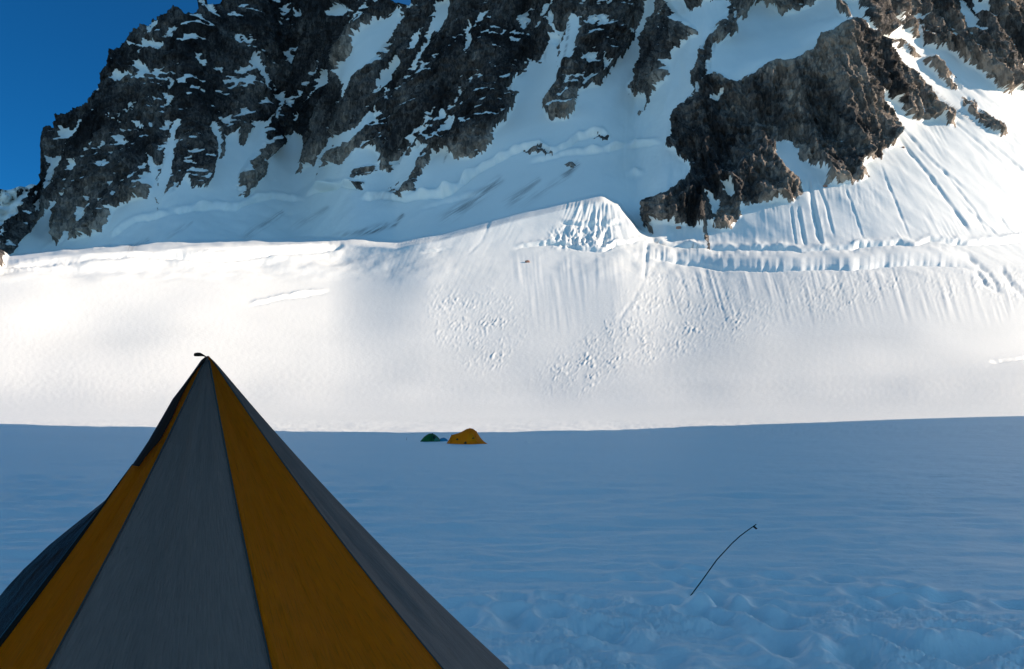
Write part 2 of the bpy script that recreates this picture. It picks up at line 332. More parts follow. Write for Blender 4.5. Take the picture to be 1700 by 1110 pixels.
# broad swells on the lit slope
bs = sstep(700, 640, PY)*sstep(410, 450, PY)
disp += bs*(1.1*fbm(PX/260, PY/120, o=2)) + bs*.03*fbm(PX/9, PY/7, o=3)
disp -= 3.2*np.exp(-((PX-135)/120)**2 - ((PY-540)/48)**2)
disp -= 2.0*np.exp(-((PY-(600-(PX-1500)*.05))/22)**2)*sstep(1300, 1600, PX)
# flat glacier: gentle swells, then wind ripples and trodden snow close by (metres)
gm = sstep(690, 712, PY)
R2 = np.hypot(X_, Y_)
gd = (0.10 + .16*sstep(80, 120, R2))*fbm(X_/13, Y_/9, o=3)*sstep(20, 60, R2)
gd += 0.065*fbm(X_/3.2, Y_/1.3, o=3)*sstep(6, 14, R2)
gd += .036*fbm(X_/.9, Y_/.35, o=3)*sstep(5, 9, R2)*sstep(60, 25, R2)
tr = sstep(9.3, 7.2, Y_ + .5*pnoise(X_/1.1, Y_/1.1) + .25*np.clip(X_, -3, 2.5) + 0.35)
bil = lambda a, b, k: np.abs(pnoise(X_/a + k, Y_/b + 2*k))
clump = sstep(-.25, .35, pnoise(X_/1.3 + 8, Y_/1.1))
gd += tr*(.045*fbm(X_/.8, Y_/.75, o=2) + .045*bil(.34, .32, 1) + .034*bil(.15, .14, 5)*(.4+clump) + clump*(.030*bil(.07, .065, 9) + .018*bil(.035, .035, 3)))
gd += sstep(12, 7, R2)*.008*fbm(X_/.12, Y_/.09, o=3)
rs = random.Random(4)
prints = [(1110,940),(1150,946),(1290,958),(1382,962),(1120,962),(1145,972),(1225,970),(1340,985),(1180,1000),(1260,1010),(1040,960),(1440,990),(1500,975),(1560,1000)]
for k in range(46): prints.append((rs.uniform(680, 1690), rs.uniform(985, 1110)))
for (a, b) in prints:
    aa, tt = ray(a, b); yy = -CAM_H/tt; xx = aa*yy
    rw = rs.uniform(.10, .17); rd = rs.uniform(.14, .24); hh = rs.uniform(.045, .095)
    e = ((X_-xx)/rw)**2 + ((Y_-yy)/rd)**2
    gd = gd - hh*np.exp(-e) + hh*.35*np.exp(-(np.sqrt(e)-1.7)**2*2.5)
for k in range(60):     # far trail marks left of the striped tent and near the small tents
    a = rs.uniform(0, 230); b = 800 + rs.uniform(-12, 30)
    aa, tt = ray(a, b); yy = -CAM_H/tt; xx = aa*yy
    gd = gd - .03*np.exp(-((X_-xx)/.25)**2 - ((Y_-yy)/.5)**2)
# low snow walls beside the far tents
for a, b, wpx, hh in [(620,725,30,.35),(655,724,18,.25),(575,724,20,.2),(905,734,22,.25),(930,737,12,.2),(875,735,8,.25),(735,731,30,.12)]:
    aa, tt = ray(a, b); yy = float(2*CAM_H/(-tt + math.sqrt(tt*tt + 4*np.interp(a, xs, kk)*CAM_H))); xx = aa*yy
    gd = gd + hh*np.exp(-((X_-xx)/(wpx/F_PX*yy*.6))**2 - ((Y_-yy)/2.2)**2)*(1+.4*pnoise(X_/.6, Y_/.6))
disp = disp*(1-gm) + gm*gd
nrk = (upm*softrock)[..., None]; N = N0s.copy(); N = N*(1-nrk) + nrk*np.stack([N[..., 0], np.minimum(N[..., 1], -.3), N[..., 2]*.12], -1); N0s = N.copy(); N[..., 0] = N0s[..., 0]; N /= np.linalg.norm(N, axis=2)[..., None]
D = P + N*disp[..., None]
# beyond the skyline the mountain falls away on its far side
for j in range(NX):
    over = np.where(PY[:, j] < y_sky[j])[0]
    if len(over):
        i0 = over[0]; b = D[i0, j].copy(); n = np.arange(1, NY-i0+0)
        step = 0.012*b[1]
        st = step*np.minimum(n, 12) + step*6*np.maximum(0, n-12)**1.0*.15
        D[i0+1:, j, 1] = b[1] + st; D[i0+1:, j, 0] = b[0]*(1+.0*n); D[i0+1:, j, 2] = b[2] - st*1.3
        rock[i0:, j] = 1
nn = normals(D)
nzs = blur(blur(nn[..., 2], 1, 1), 1, 0)
hollow = sstep(2.4, 4.4, blur(blur(rr, 9, 1), 9, 0) - blur(rr, 1, 1) + 1.2*pnoise(X_/50, Z_/60+4) - .5) * (1-butt)
ledge = sstep(.57, .68, nzs + .10*fbm(X_/9, Z_/9, o=2) + .13*pnoise(X_/38, Z_/50) + .07*fbm(xl/4, Z_/16, o=2) - .06*butt - .1*sstep(1500,1600,PX)) * sstep(-20, 60, y_schr[None, :]-PY)
ledge = np.maximum(ledge, .9*hollow*sstep(.12, .3, nzs))
rockmask = rock*(1 - .96*ledge*(PY > -40)*(1-.6*butt))
# debris dust below cliffs
dirt = np.zeros(PX.shape, np.float32)
for pts, w0, w1, a in [([(829,298),(795,325),(755,352),(718,374)],6,10,.75), ([(894,298),(860,325),(829,345)],4,10,.6), ([(959,271),(945,285),(926,300)],4,4,1.0), ([(945,290),(880,330),(850,350)],5,8,.3),
    ([(668,356),(655,372),(620,383),(580,391)],3,5,1.0), ([(640,370),(600,382),(540,394)],4,4,.6), ([(468,352),(440,372),(393,402)],4,8,.6), ([(542,344),(515,362),(476,381)],4,6,.4), ([(245,398),(225,408),(203,414)],3,5,.9),
    ([(318,370),(290,385),(270,400)],3,5,.35), ([(716,250),(700,280),(650,320),(600,345)],5,14,.3), ([(1570,170),(1620,205),(1665,228)],2,4,.8), ([(1540,140),(1580,175),(1610,195)],2,3,.5),
    ([(1172,375),(1173,395),(1174,412)],2,2,1.0),([(1083,375),(1080,395)],2,1.5,.9), ([(700,236),(690,250)],3,3,.5), ([(745,245),(735,275)],2,1,.7), ([(945,40),(940,75),(932,110)],2,2,.8),
    ([(1088,398),(1100,405),(1112,408)],2.5,2.5,1.0), ([(1150,410),(1165,413)],2,2,.9)]:
    b, t, s = segd(pts)
    w = w0 + (w1-w0)*t
    dirt = np.maximum(dirt, a*.8*np.exp(-(b/w)**2)*sstep(-.35, .45, pnoise((PX+1.5*PY)/3.2, (PY-PX*.6)/34)+.6*pnoise((PX+1.5*PY)/9, (PY-PX*.6)/60)+.1)*sstep(1.0, .6, t))
dirt += .10*deb*sstep(.1, .6, pnoise(PX/6, PY/9+40))*sstep(880,960,PX)
tone = .42*sstep(.95, .35, inner) + .38 + .5*fbm(xl/60, Y_/80, Z_/110, o=3) + .10*sstep(150, 330, PY)*sstep(1100, 1000, PX) + .33*sstep(1150, 1250, PX)

# ------------------------------------------------------------ materials
def newmat(name):
    m = bpy.data.materials.new(name); m.use_nodes = True
    n = m.node_tree.nodes; l = m.node_tree.links; b = n['Principled BSDF']
    return m, n, l, b
def noise_node(n, l, coord, scale, detail=4, rough=.55):
    t = n.new('ShaderNodeTexNoise'); t.inputs['Scale'].default_value = scale; t.inputs['Detail'].default_value = detail
    t.inputs['Roughness'].default_value = rough; l.new(coord, t.inputs['Vector']); return t
def ramp(n, l, fac, stops):
    r = n.new('ShaderNodeValToRGB'); l.new(fac, r.inputs[0])
    e = r.color_ramp.elements
    while len(e) < len(stops): e.new(.5)
    for i, (p, c) in enumerate(stops): e[i].position = p; e[i].color = (*c, 1)
    return r
def math_node(n, l, op, a, b):
    m = n.new('ShaderNodeMath'); m.operation = op
    for i, v in enumerate((a, b)):
        if isinstance(v, (int, float)): m.inputs[i].default_value = v
        else: l.new(v, m.inputs[i])
    return m.outputs[0]
def terrain_material():
    m, n, l, b = newmat('snow_and_rock')
    co = n.new('ShaderNodeTexCoord').outputs['Object']
    at = n.new('ShaderNodeAttribute'); at.attribute_name = 'rock'
    dt = n.new('ShaderNodeAttribute'); dt.attribute_name = 'dirt'
    tn = n.new('ShaderNodeAttribute'); tn.attribute_name = 'tone'
    mp = n.new('ShaderNodeMapping'); mp.inputs['Scale'].default_value = (1, 1, .35); l.new(co, mp.inputs[0])
    fine = noise_node(n, l, mp.outputs[0], .35, 8, .65)
    mid = noise_node(n, l, mp.outputs[0], .08, 5, .6); iso = noise_node(n, l, co, .22, 8, .7)
    # rock colour
    t1 = math_node(n, l, 'ADD', math_node(n, l, 'MULTIPLY', fine.outputs[0], .55), math_node(n, l, 'MULTIPLY', mid.outputs[0], .35))
    t2 = math_node(n, l, 'ADD', t1, math_node(n, l, 'MULTIPLY', tn.outputs['Fac'], .35))
    rc = ramp(n, l, t2, [(.40, (.009,.009,.010)), (.56, (.030,.030,.031)), (.70, (.105,.098,.09)), (.86, (.32,.27,.22))])
    vor = n.new('ShaderNodeTexVoronoi'); vor.inputs['Scale'].default_value = .16; vm = n.new('ShaderNodeMapping'); vm.inputs['Scale'].default_value = (1, 1, .5); vm.inputs['Rotation'].default_value = (.2, .35, 0)
    l.new(co, vm.inputs[0]); l.new(vm.outputs[0], vor.inputs['Vector'])
    vor2 = n.new('ShaderNodeTexVoronoi'); vor2.inputs['Scale'].default_value = .45; l.new(vm.outputs[0], vor2.inputs['Vector'])
    vsep = n.new('ShaderNodeSeparateColor'); l.new(vor.outputs['Color'], vsep.inputs[0])
    vmul = n.new('ShaderNodeMapRange'); vmul.inputs[3].default_value = .55; vmul.inputs[4].default_value = 1.45; l.new(vsep.outputs[0], vmul.inputs[0])
    rcm = n.new('ShaderNodeVectorMath'); rcm.operation = 'SCALE'; l.new(rc.outputs[0], rcm.inputs[0]); l.new(vmul.outputs[0], rcm.inputs['Scale'])
    # snow colour
    sn = noise_node(n, l, co, .02, 4)
    scol = ramp(n, l, sn.outputs[0], [(.3, (.79,.83,.80)), (.7, (.83,.87,.84))])
    mxd = n.new('ShaderNodeMix'); mxd.data_type = 'RGBA'; l.new(dt.outputs['Fac'], mxd.inputs[0]); l.new(scol.outputs[0], mxd.inputs[6]); mxd.inputs[7].default_value = (.09,.08,.075,1)
    # mask
    k = math_node(n, l, 'ADD', at.outputs['Fac'], math_node(n, l, 'MULTIPLY', math_node(n, l, 'SUBTRACT', iso.outputs[0], .5), 1.3))
    mr = n.new('ShaderNodeMapRange'); mr.inputs[1].default_value = .42; mr.inputs[2].default_value = .58; l.new(k, mr.inputs[0])
    mx = n.new('ShaderNodeMix'); mx.data_type = 'RGBA'; l.new(mr.outputs[0], mx.inputs[0]); l.new(mxd.outputs[2], mx.inputs[6]); l.new(rcm.outputs[0], mx.inputs[7])
    l.new(mx.outputs[2], b.inputs['Base Color'])
    rgh = n.new('ShaderNodeMapRange'); rgh.inputs[3].default_value = .5; rgh.inputs[4].default_value = .85; l.new(mr.outputs[0], rgh.inputs[0]); l.new(rgh.outputs[0], b.inputs['Roughness']); spc = n.new('ShaderNodeMapRange'); spc.inputs[3].default_value = .5; spc.inputs[4].default_value = .08; l.new(mr.outputs[0], spc.inputs[0]); l.new(spc.outputs[0], b.inputs['Specular IOR Level'])
    # bump
    n1 = noise_node(n, l, co, 28, 5, .6); n2 = noise_node(n, l, mp.outputs[0], 1.1, 6, .6)
    bp = n.new('ShaderNodeBump'); bp.inputs['Distance'].default_value = .012; bp.inputs['Strength'].default_value = .5; l.new(n1.outputs[0], bp.inputs['Height'])
    vh = math_node(n, l, 'ADD', math_node(n, l, 'MULTIPLY', vor.outputs['Distance'], 1.6), math_node(n, l, 'MULTIPLY', vor2.outputs['Distance'], .7))
    hgt = math_node(n, l, 'MULTIPLY', math_node(n, l, 'ADD', n2.outputs[0], vh), mr.outputs[0])
    wn = noise_node(n, l, co, .5, 5, .6); bp3 = n.new('ShaderNodeBump'); bp3.inputs['Distance'].default_value = .2; bp3.inputs['Strength'].default_value = .5; l.new(wn.outputs[0], bp3.inputs['Height']); l.new(bp3.outputs[0], bp.inputs['Normal'])
    bp2 = n.new('ShaderNodeBump'); bp2.inputs['Distance'].default_value = 1.6; bp2.inputs['Strength'].default_value = .9; l.new(hgt, bp2.inputs['Height']); l.new(bp.outputs[0], bp2.inputs['Normal'])
    l.new(bp2.outputs[0], b.inputs['Normal'])
    return m
M_TERR = terrain_material()

def link(o, parent=None):
    SC.collection.objects.link(o)
    if parent is not None: o.parent = parent
    return o
def grid_mesh(name, V, attrs, mat):
    ny, nx = V.shape[:2]
    me = bpy.data.meshes.new(name)
    idx = np.arange(ny*nx, dtype=np.int32).reshape(ny, nx)
    f = np.stack([idx[:-1, :-1], idx[:-1, 1:], idx[1:, 1:], idx[1:, :-1]], -1).reshape(-1, 4)
    me.vertices.add(ny*nx); me.vertices.foreach_set('co', V.reshape(-1).astype(np.float32))
    me.loops.add(f.size); me.loops.foreach_set('vertex_index', f.reshape(-1))
    me.polygons.add(len(f)); me.polygons.foreach_set('loop_start', np.arange(0, f.size, 4, dtype=np.int32))
    me.polygons.foreach_set('use_smooth', np.ones(len(f), bool))
    me.update(calc_edges=True)
    for k, v in attrs.items():
        at = me.attributes.new(k, 'FLOAT', 'POINT'); at.data.foreach_set('value', v.reshape(-1).astype(np.float32))
    me.materials.append(mat)
    o = bpy.data.objects.new(name, me); link(o); return o
i1 = int(np.argmin(np.abs(ys - 700))); i2 = int(np.argmin(np.abs(ys - 440)))
at_all = {'rock': rockmask, 'dirt': dirt, 'tone': tone}
for nm, a, b in [('glacier', 0, i1), ('snow_slope', i1, i2), ('mountain', i2, NY-1)]:
    o = grid_mesh(nm, D[a:b+1], {k: v[a:b+1] for k, v in at_all.items()}, M_TERR)
    o['kind'] = 'structure'

def simple_terrain(name, V, rockv):
    z = np.zeros(V.shape[:2])
    o = grid_mesh(name, V, {'rock': z + rockv, 'dirt': z, 'tone': z + .4}, M_TERR); o['kind'] = 'structure'; return o
# the snow plain goes on around and behind the camera
gx, gy_ = np.meshgrid(np.linspace(-190, 425, 160), np.linspace(-330, 45, 120))
VP = np.stack([gx, gy_, -.22 + .05*fbm(gx/9, gy_/9, o=2) + .0004*np.maximum(0, np.hypot(gx, np.minimum(gy_, 0))-120)**1.6], -1)
simple_terrain('snow_plain', VP, 0)
# distant snow ridge beyond the left shoulder of the mountain
u = np.linspace(0, 1, 120)[None, :]; v = np.linspace(0, 1, 60)[:, None]
pxr = -420 + 560*u; pyr = 310 + 0.045*(pxr-0)*-1 + 6*pnoise(pxr/20, pxr*0)
pys = 470 + (pyr-470)*np.minimum(1, v/.7)
aR, tR = ray(pxr + 0*v, pys)
yR = 1380 + 300*v + 60*ridged(u*9 + 0*v, v*5)
VR = np.stack([aR*yR, yR, CAM_H + tR*yR - np.maximum(0, v-.7)*900], -1)
VR[..., 2] += 6*fbm(VR[..., 0]/40, VR[..., 1]/60, o=3)*(v < .98)
simple_terrain('distant_ridge', VR, sstep(-.1, .25, fbm(u*16, v*9, o=3)-.15))

# unseen ridge on the right and behind the camera, crest shaped to shade the camp
S = np.array(SUN)
YE = 130 + AZ*505
crest = np.array([[430, 100, 252], [430, 160, 262], [430, YE-3, 275], [430, YE-4, 262], [430, YE, 240], [430, YE-4, 222], [430, YE+1, 206], [430, YE-3, 188], [430, YE+2, 170], [430, YE-3.5, 152], [430, YE+2, 138], [430, YE-1, 122], [430, YE-4, 100], [430, YE+3, 5]], float)
lead = np.array([[300,-330,40],[400,-230,80],[430,-130,150],[430,-60,225],[430,0,240],[430,60,245]], float)
cr = np.vstack([lead, crest])
ll = np.concatenate([[0], np.cumsum(np.linalg.norm(np.diff(cr, axis=0), axis=1))])
cl = np.linspace(0, ll[-1], 400); cr = np.stack([np.interp(cl, ll, cr[:, i]) for i in range(3)], 1)
cen = np.array([0, 60.0]); out = cr[:, :2]-cen; out /= np.linalg.norm(out, axis=1)[:, None]
out[cr[:, 1] > 60] = (1, 0)
rows = []
for k in np.linspace(0, 1, 41):
    if k <= .601:
        f = k/.6; off = -(1-f)*.62*cr[:, 2]; zz = -6 + (cr[:, 2]+6)*f**1.2
    else:
        f = (k-.6)/.4; off = f*1.1*cr[:, 2]; zz = cr[:, 2]*(1-f) - 6*f
    rows.append(np.stack([cr[:, 0]+out[:, 0]*off, cr[:, 1]+out[:, 1]*off, zz], -1))
VW = np.array(rows)
nz = ridged(VW[..., 0]/60, VW[..., 1]/60, VW[..., 2]/90, o=4)
ff = np.abs(np.linspace(0, 1, 41)-.6)[:, None]
VW[..., 0] -= (nz-1)*12*np.clip(ff*6, 0, 1); VW[..., 2] += 0
simple_terrain('unseen_side_ridge', VW, .9)

# ------------------------------------------------------------ small mesh helpers
def mesh_obj(name, verts, faces, mat, parent=None, smooth=True, sol=0, sub=0):
    me = bpy.data.meshes.new(name); me.from_pydata([tuple(v) for v in verts], [], faces); me.update()
    for p in me.polygons: p.use_smooth = smooth
    me.materials.append(mat); o = bpy.data.objects.new(name, me); link(o, parent)
    if sol: s = o.modifiers.new('s', 'SOLIDIFY'); s.thickness = sol; s.offset = 0
    if sub: s = o.modifiers.new('u', 'SUBSURF'); s.levels = sub; s.render_levels = sub
    return o
def tube(pts, rad, seg=8):
    pts = [Vector(p) for p in pts]; V = []; Fc = []
    for i, p in enumerate(pts):
        d = (pts[min(i+1, len(pts)-1)] - pts[max(i-1, 0)]).normalized()
        a = d.cross(Vector((0, 1, .3))).normalized(); b = d.cross(a)
        r = rad[i] if isinstance(rad, (list, tuple)) else rad
        for k in range(seg):
            an = 2*math.pi*k/seg; V.append(p + a*math.cos(an)*r + b*math.sin(an)*r)
    for i in range(len(pts)-1):
        for k in range(seg):
            Fc.append((i*seg+k, i*seg+(k+1) % seg, (i+1)*seg+(k+1) % seg, (i+1)*seg+k))
    Fc.append(tuple(range(seg))[::-1]); Fc.append(tuple((len(pts)-1)*seg+k for k in range(seg)))
    return V, Fc
def grid_faces(nu, nv):
    return [(j*nu+i, j*nu+i+1, (j+1)*nu+i+1, (j+1)*nu+i) for j in range(nv-1) for i in range(nu-1)]
def empty(name, loc, label, cat, group=None):
    o = bpy.data.objects.new(name, None); link(o); o.location = loc; o['label'] = label; o['category'] = cat
    if group: o['group'] = group
    return o
def tag(o, label, cat, group=None):
    o['label'] = label; o['category'] = cat
    if group: o['group'] = group
    return o
def fabric(name, col, rough=.6, var=.10, trans=.0, wrinkle=.011):
    m, n, l, b = newmat(name)
    uv = n.new('ShaderNodeUVMap').outputs[0]
    mp = n.new('ShaderNodeMapping'); mp.inputs['Scale'].default_value = (12, 4.5, 1); l.new(uv, mp.inputs[0])
    t = noise_node(n, l, mp.outputs[0], 3.0, 7, .65)
    c0 = tuple(c*(1-var) for c in col); c1 = tuple(c*(1+var) for c in col)
    r = ramp(n, l, t.outputs[0], [(.3, c0), (.7, c1)]); l.new(r.outputs[0], b.inputs['Base Color'])
    b.inputs['Roughness'].default_value = .5; b.inputs['Specular IOR Level'].default_value = .12
    if trans:
        tr_ = n.new('ShaderNodeBsdfTranslucent'); l.new(r.outputs[0], tr_.inputs[0]); ms = n.new('ShaderNodeMixShader'); ms.inputs[0].default_value = trans
        l.new(b.outputs[0], ms.inputs[1]); l.new(tr_.outputs[0], ms.inputs[2]); l.new(ms.outputs[0], n['Material Output'].inputs[0])
    bp = n.new('ShaderNodeBump'); bp.inputs['Distance'].default_value = wrinkle; bp.inputs['Strength'].default_value = 1.06; hs.inputs["Hue"].default_value = 0.483
    l.new(t.outputs[0], bp.inputs['Height']); l.new(bp.outputs[0], b.inputs['Normal'])
    return m
M_GREY = fabric('grey_canvas', (.36,.245,.20), .8, .15, .4); M_YEL = fabric('yellow_canvas', (1.0,.245,.0), .8, .24, .48)
M_BLACK = fabric('webbing_and_gap_black', (.012,.007,.004), .8); M_DARK = fabric('dark_canvas', (.022,.010,.006), .8)
M_SEAM = fabric('seam_thread', (.05,.05,.045), .8)

# ------------------------------------------------------------ striped pyramid tent
AX = ray(345, 591); DT = 3.6
APEX = Vector((AX[0]*DT, DT, CAM_H + AX[1]*DT))
tent = empty('pyramid_tent', (APEX.x, APEX.y, 0), 'tall pyramid tent with yellow and grey striped panels pitched in the snow in front', 'tent')
def rho(d): return .82*d + .1*d*d + .010*(1-math.exp(-d/.02))
def tent_pt(az, d, extra=0):
    r = rho(d)*float(np.interp(az, [-112, 98, 138, 178, 213, 247.9, 248], [1, 1, .85, .74, .55, 1, 1]))
    rr_ = math.sqrt(r*r + .003*.003) if d < .3 else r
    r = rr_ + extra; a = math.radians(az)
    return Vector((r*math.cos(a), r*math.sin(a), APEX.z - d + .012*math.exp(-(d/.03)**2)*0))
def panel(name, a0, a1, mat, nu=28, nv=110, sag=.045, seed=0, extra=0, dmax=None):
    dmax = dmax or APEX.z + .03; V = []; UV = []
    p0 = np.array([tent_pt(a0, .0 + dmax*(j/(nv-1))**1.2) for j in range(nv)]); p1 = np.array([tent_pt(a1, dmax*(j/(nv-1))**1.2) for j in range(nv)])
    for j in range(nv):
        w = float(np.linalg.norm(p1[j]-p0[j]))
        for i in range(nu):
            f = i/(nu-1); p = p0[j]*(1-f) + p1[j]*f
            am = math.radians(a0 + (a1-a0)*f); full = tent_pt(a0 + (a1-a0)*f, dmax*(j/(nv-1))**1.2)
            bulge = 0.10 + 0*f
            q_ = p*(1-bulge) + np.array(full)*bulge
            s = -sag*w*math.sin(math.pi*f)*.6 + extra
            e = math.sin(math.pi*f)**.5 if 0 < f < 1 else 0
            s += e*(.022*float(pnoise(f*3.2+seed, j/nv*3.0)) + .009*float(pnoise(f*11+seed, j/nv*6.0+3)) + .003*float(pnoise(f*24+seed, j/nv*16.0+3)))*min(1, w*2.2)
            V.append((q_[0]+math.cos(am)*s, q_[1]+math.sin(am)*s, q_[2]+s*.8)); UV.append((f*2.2 + seed, j/nv*2.4 + seed))
    o = mesh_obj(name, V, grid_faces(nu, nv), mat, tent)
    uvl = o.data.uv_layers.new(name='UVMap')
    li = np.array([l.vertex_index for l in o.data.loops]); uvl.data.foreach_set('uv', np.array(UV, np.float32)[li].reshape(-1))
    s = o.modifiers.new('thickness', 'SOLIDIFY'); s.thickness = .0015; s.offset = -1
    return o
ribs = [-112, -98, -58, -21, 17, 56, 98, 138, 178, 213, 248]
cols = ['y', 'g', 'y', 'g', 'y', 'g', 'y', 'g', 'y', 'g']
for i, c in enumerate(cols):
    panel('yellow_panel' if c == 'y' else 'grey_panel', ribs[i], ribs[i+1], M_YEL if c == 'y' else M_GREY, seed=i*3.3, dmax=.47 if i == 9 else None)
for az in ribs[1:4]:
    pts = [tent_pt(az, .02 + (APEX.z-.02)*k/40, .001) for k in range(41)]
    V, Fc = tube(pts, .0036, 6); mesh_obj('seam', V, Fc, M_SEAM, tent)
# loop at the apex
lo = [(615,245),(628,226),(690,212),(750,215),(792,240),(842,275),(884,302),(880,312),(850,312),(800,292),(720,300),(632,302),(612,285)]
V = []; npl = len(lo)
for dy in (-.006, .006):
    for (a, b) in lo:
        ax_, at_ = ray(280 + a/13.875, 570 + b/13.875); V.append((ax_*DT - APEX.x, dy + (a-884)*.00004, CAM_H + at_*DT))
V += [(sum(v[0] for v in V[:npl])/npl, -.013, sum(v[2] for v in V[:npl])/npl), (sum(v[0] for v in V[:npl])/npl, .013, sum(v[2] for v in V[:npl])/npl)]
Fc = [(k, (k+1) % npl, npl+(k+1) % npl, npl+k) for k in range(npl)] + [(k, (k+1) % npl, 2*npl) for k in range(npl)] + [(npl+k, npl+(k+1) % npl, 2*npl+1) for k in range(npl)]
mesh_obj('hanging_loop', V, Fc, M_BLACK, tent, sub=1)
# dark cover strip over the top of the door, ending in a notch
cov = [(344,592,340,593),(339,600,334,598),(328,612,320,618),(314,633,304,640),(300,660,287,662),(286,692,268,695),(266,730,246,733),(244,755,230,757),(231,774,219.5,772)]
V = []; nu = 10
for k in range(49):
    fk = k/48*(len(cov)-1); i = min(int(fk), len(cov)-2); g = fk-i
    c4 = [cov[i][m]*(1-g) + cov[i+1][m]*g for m in range(4)]
    for j in range(nu):
        f = j/(nu-1); a_, b_ = c4[0]*(1-f)+c4[2]*f, c4[1]*(1-f)+c4[3]*f
        dep = DT - .0020*(b_-592) - .008*math.sin(math.pi*f) - .02
        ax_, at_ = ray(a_, b_); V.append((ax_*dep - APEX.x, dep - APEX.y, CAM_H + at_*dep))
mesh_obj('door_cover', V, grid_faces(nu, 49), M_DARK, tent, sol=.002)
# door flap swung outwards on the left, with a black tube as the gap's shade
def at_px(px, py, y):
    a, t = ray(px, py); return Vector((a*y - APEX.x, y - APEX.y, CAM_H + t*y))
outer = [(220,771,3.34),(205,797,3.30),(190,818,3.28),(150,850,3.24),(80,906,3.16),(40,944,3.12),(0,990,3.08),(-60,1050,3.02),(-150,1160,2.98),(-230,1260,2.95)]
inner = [tent_pt(-112, d, -.012) for d in (.415,.46,.50,.56,.66,.75,.86,1.02,1.35,1.84)]
V = []; UV = []; nu = 24
op = [at_px(*p) for p in outer]
nv = 80
for j in range(nv):
    fj = j/(nv-1)*(len(op)-1); k = min(int(fj), len(op)-2); g = fj-k
    a = inner[k].lerp(inner[k+1], g); b = op[k].lerp(op[k+1], g); w = (b-a).length
    for i in range(nu):
        f = i/(nu-1); p = a.lerp(b, f)
        p.y += -.04*w*math.sin(math.pi*f) + .02*w*float(pnoise(f*3, j/nv*4)) + .008*float(pnoise(f*9, j/nv*9)); p.z += .01*w*float(pnoise(f*4, j/nv*10+7))
        V.append(p); UV.append((f*w, j/nv*2))
o = mesh_obj('door_flap', V, grid_faces(nu, nv), M_DARK, tent, sol=.0015)
uvl = o.data.uv_layers.new(name='UVMap'); li = np.array([l.vertex_index for l in o.data.loops]); uvl.data.foreach_set('uv', np.array(UV, np.float32)[li].reshape(-1))
V, Fc = tube([tent_pt(-112, .42+1.41*k/40, -.004) + Vector((-.004, .0, 0)) for k in range(41)], [.003 + .011*math.sin(math.pi*min(1, k/34)) for k in range(41)], 6); mesh_obj('gap_shade', V, Fc, M_BLACK, tent)

# ------------------------------------------------------------ far dome tents
def ground_at(px, py):
    a, t = ray(px, py); k = float(np.interp(px, xs, kk))
    y = 2*CAM_H/(-t + math.sqrt(max(t*t + 4*k*CAM_H, 1e-9))); return Vector((a*y, y, CAM_H + t*y))
def plain(name, col, rough=.6, var=.12, scale=6, trans=0):
    m, n, l, b = newmat(name); co = n.new('ShaderNodeTexCoord').outputs['Object']
    t = noise_node(n, l, co, scale, 5); r = ramp(n, l, t.outputs[0], [(.3, tuple(c*(1-var) for c in col)), (.7, tuple(c*(1+var) for c in col))])
    l.new(r.outputs[0], b.inputs['Base Color']); b.inputs['Roughness'].default_value = rough
    bp = n.new('ShaderNodeBump'); bp.inputs['Distance'].default_value = .05; bp.inputs['Strength'].default_value = .4; l.new(t.outputs[0], bp.inputs['Height']); l.new(bp.outputs[0], b.inputs['Normal']); b.inputs['Specular IOR Level'].default_value = .15
    if trans:
        tr_ = n.new('ShaderNodeBsdfTranslucent'); l.new(r.outputs[0], tr_.inputs[0]); ms = n.new('ShaderNodeMixShader'); ms.inputs[0].default_value = trans
        l.new(b.outputs[0], ms.inputs[1]); l.new(tr_.outputs[0], ms.inputs[2]); l.new(ms.outputs[0], n['Material Output'].inputs[0])
    return m
M_TY = plain('golden_nylon', (1.0,.30,.0), var=.10, scale=2.2, trans=.5); M_TG = plain('green_nylon', (.02,.13,.035), var=.2, trans=.3); M_TD = plain('dark_mesh', (.09,.05,.012))
M_TGL = plain('pale_green_nylon', (.05,.20,.13)); M_TB = plain('blue_tarp', (.03,.22,.34)); M_TYL = plain('bright_golden_nylon', (1.0,.33,.0), scale=2, trans=.4)
gy = ground_at(775, 737)
sc_y = gy.y/F_PX       # metres per photo pixel there
ytent = empty('expedition_tent', gy, 'long golden yellow expedition tent on the far snow, largest of the two distant tents', 'tent')
prof = [(-34,0.1),(-31,5),(-27,12),(-25,15.2),(-20,16.3),(-14,18),(-9,20.2),(-5.6,22),(-2,24.2),(1,25.3),(4,26),(7,26),(9.5,25.3),(12,24),(15.6,21),(18.5,16.8),(21.5,12),(25,7.6),(28.5,4.3),(32,1.8),(35,0.1)]
def loft(prof, sc, depth, name, mat, parent, rib=0, nseg=22):
    V = []; n = len(prof)
    for (x, h) in prof:
        for k in range(nseg+1):
            a = math.pi*k/nseg; c = math.cos(a); s_ = math.sin(a)
            dd = depth*(max(h, .5)/25)**.55
            V.append((x*sc, -c*dd, h*sc*(s_**.8) ))
    return mesh_obj(name, V, grid_faces(nseg+1, n), mat, parent)
loft(prof, sc_y, 1.25, 'canopy', M_TY, ytent)
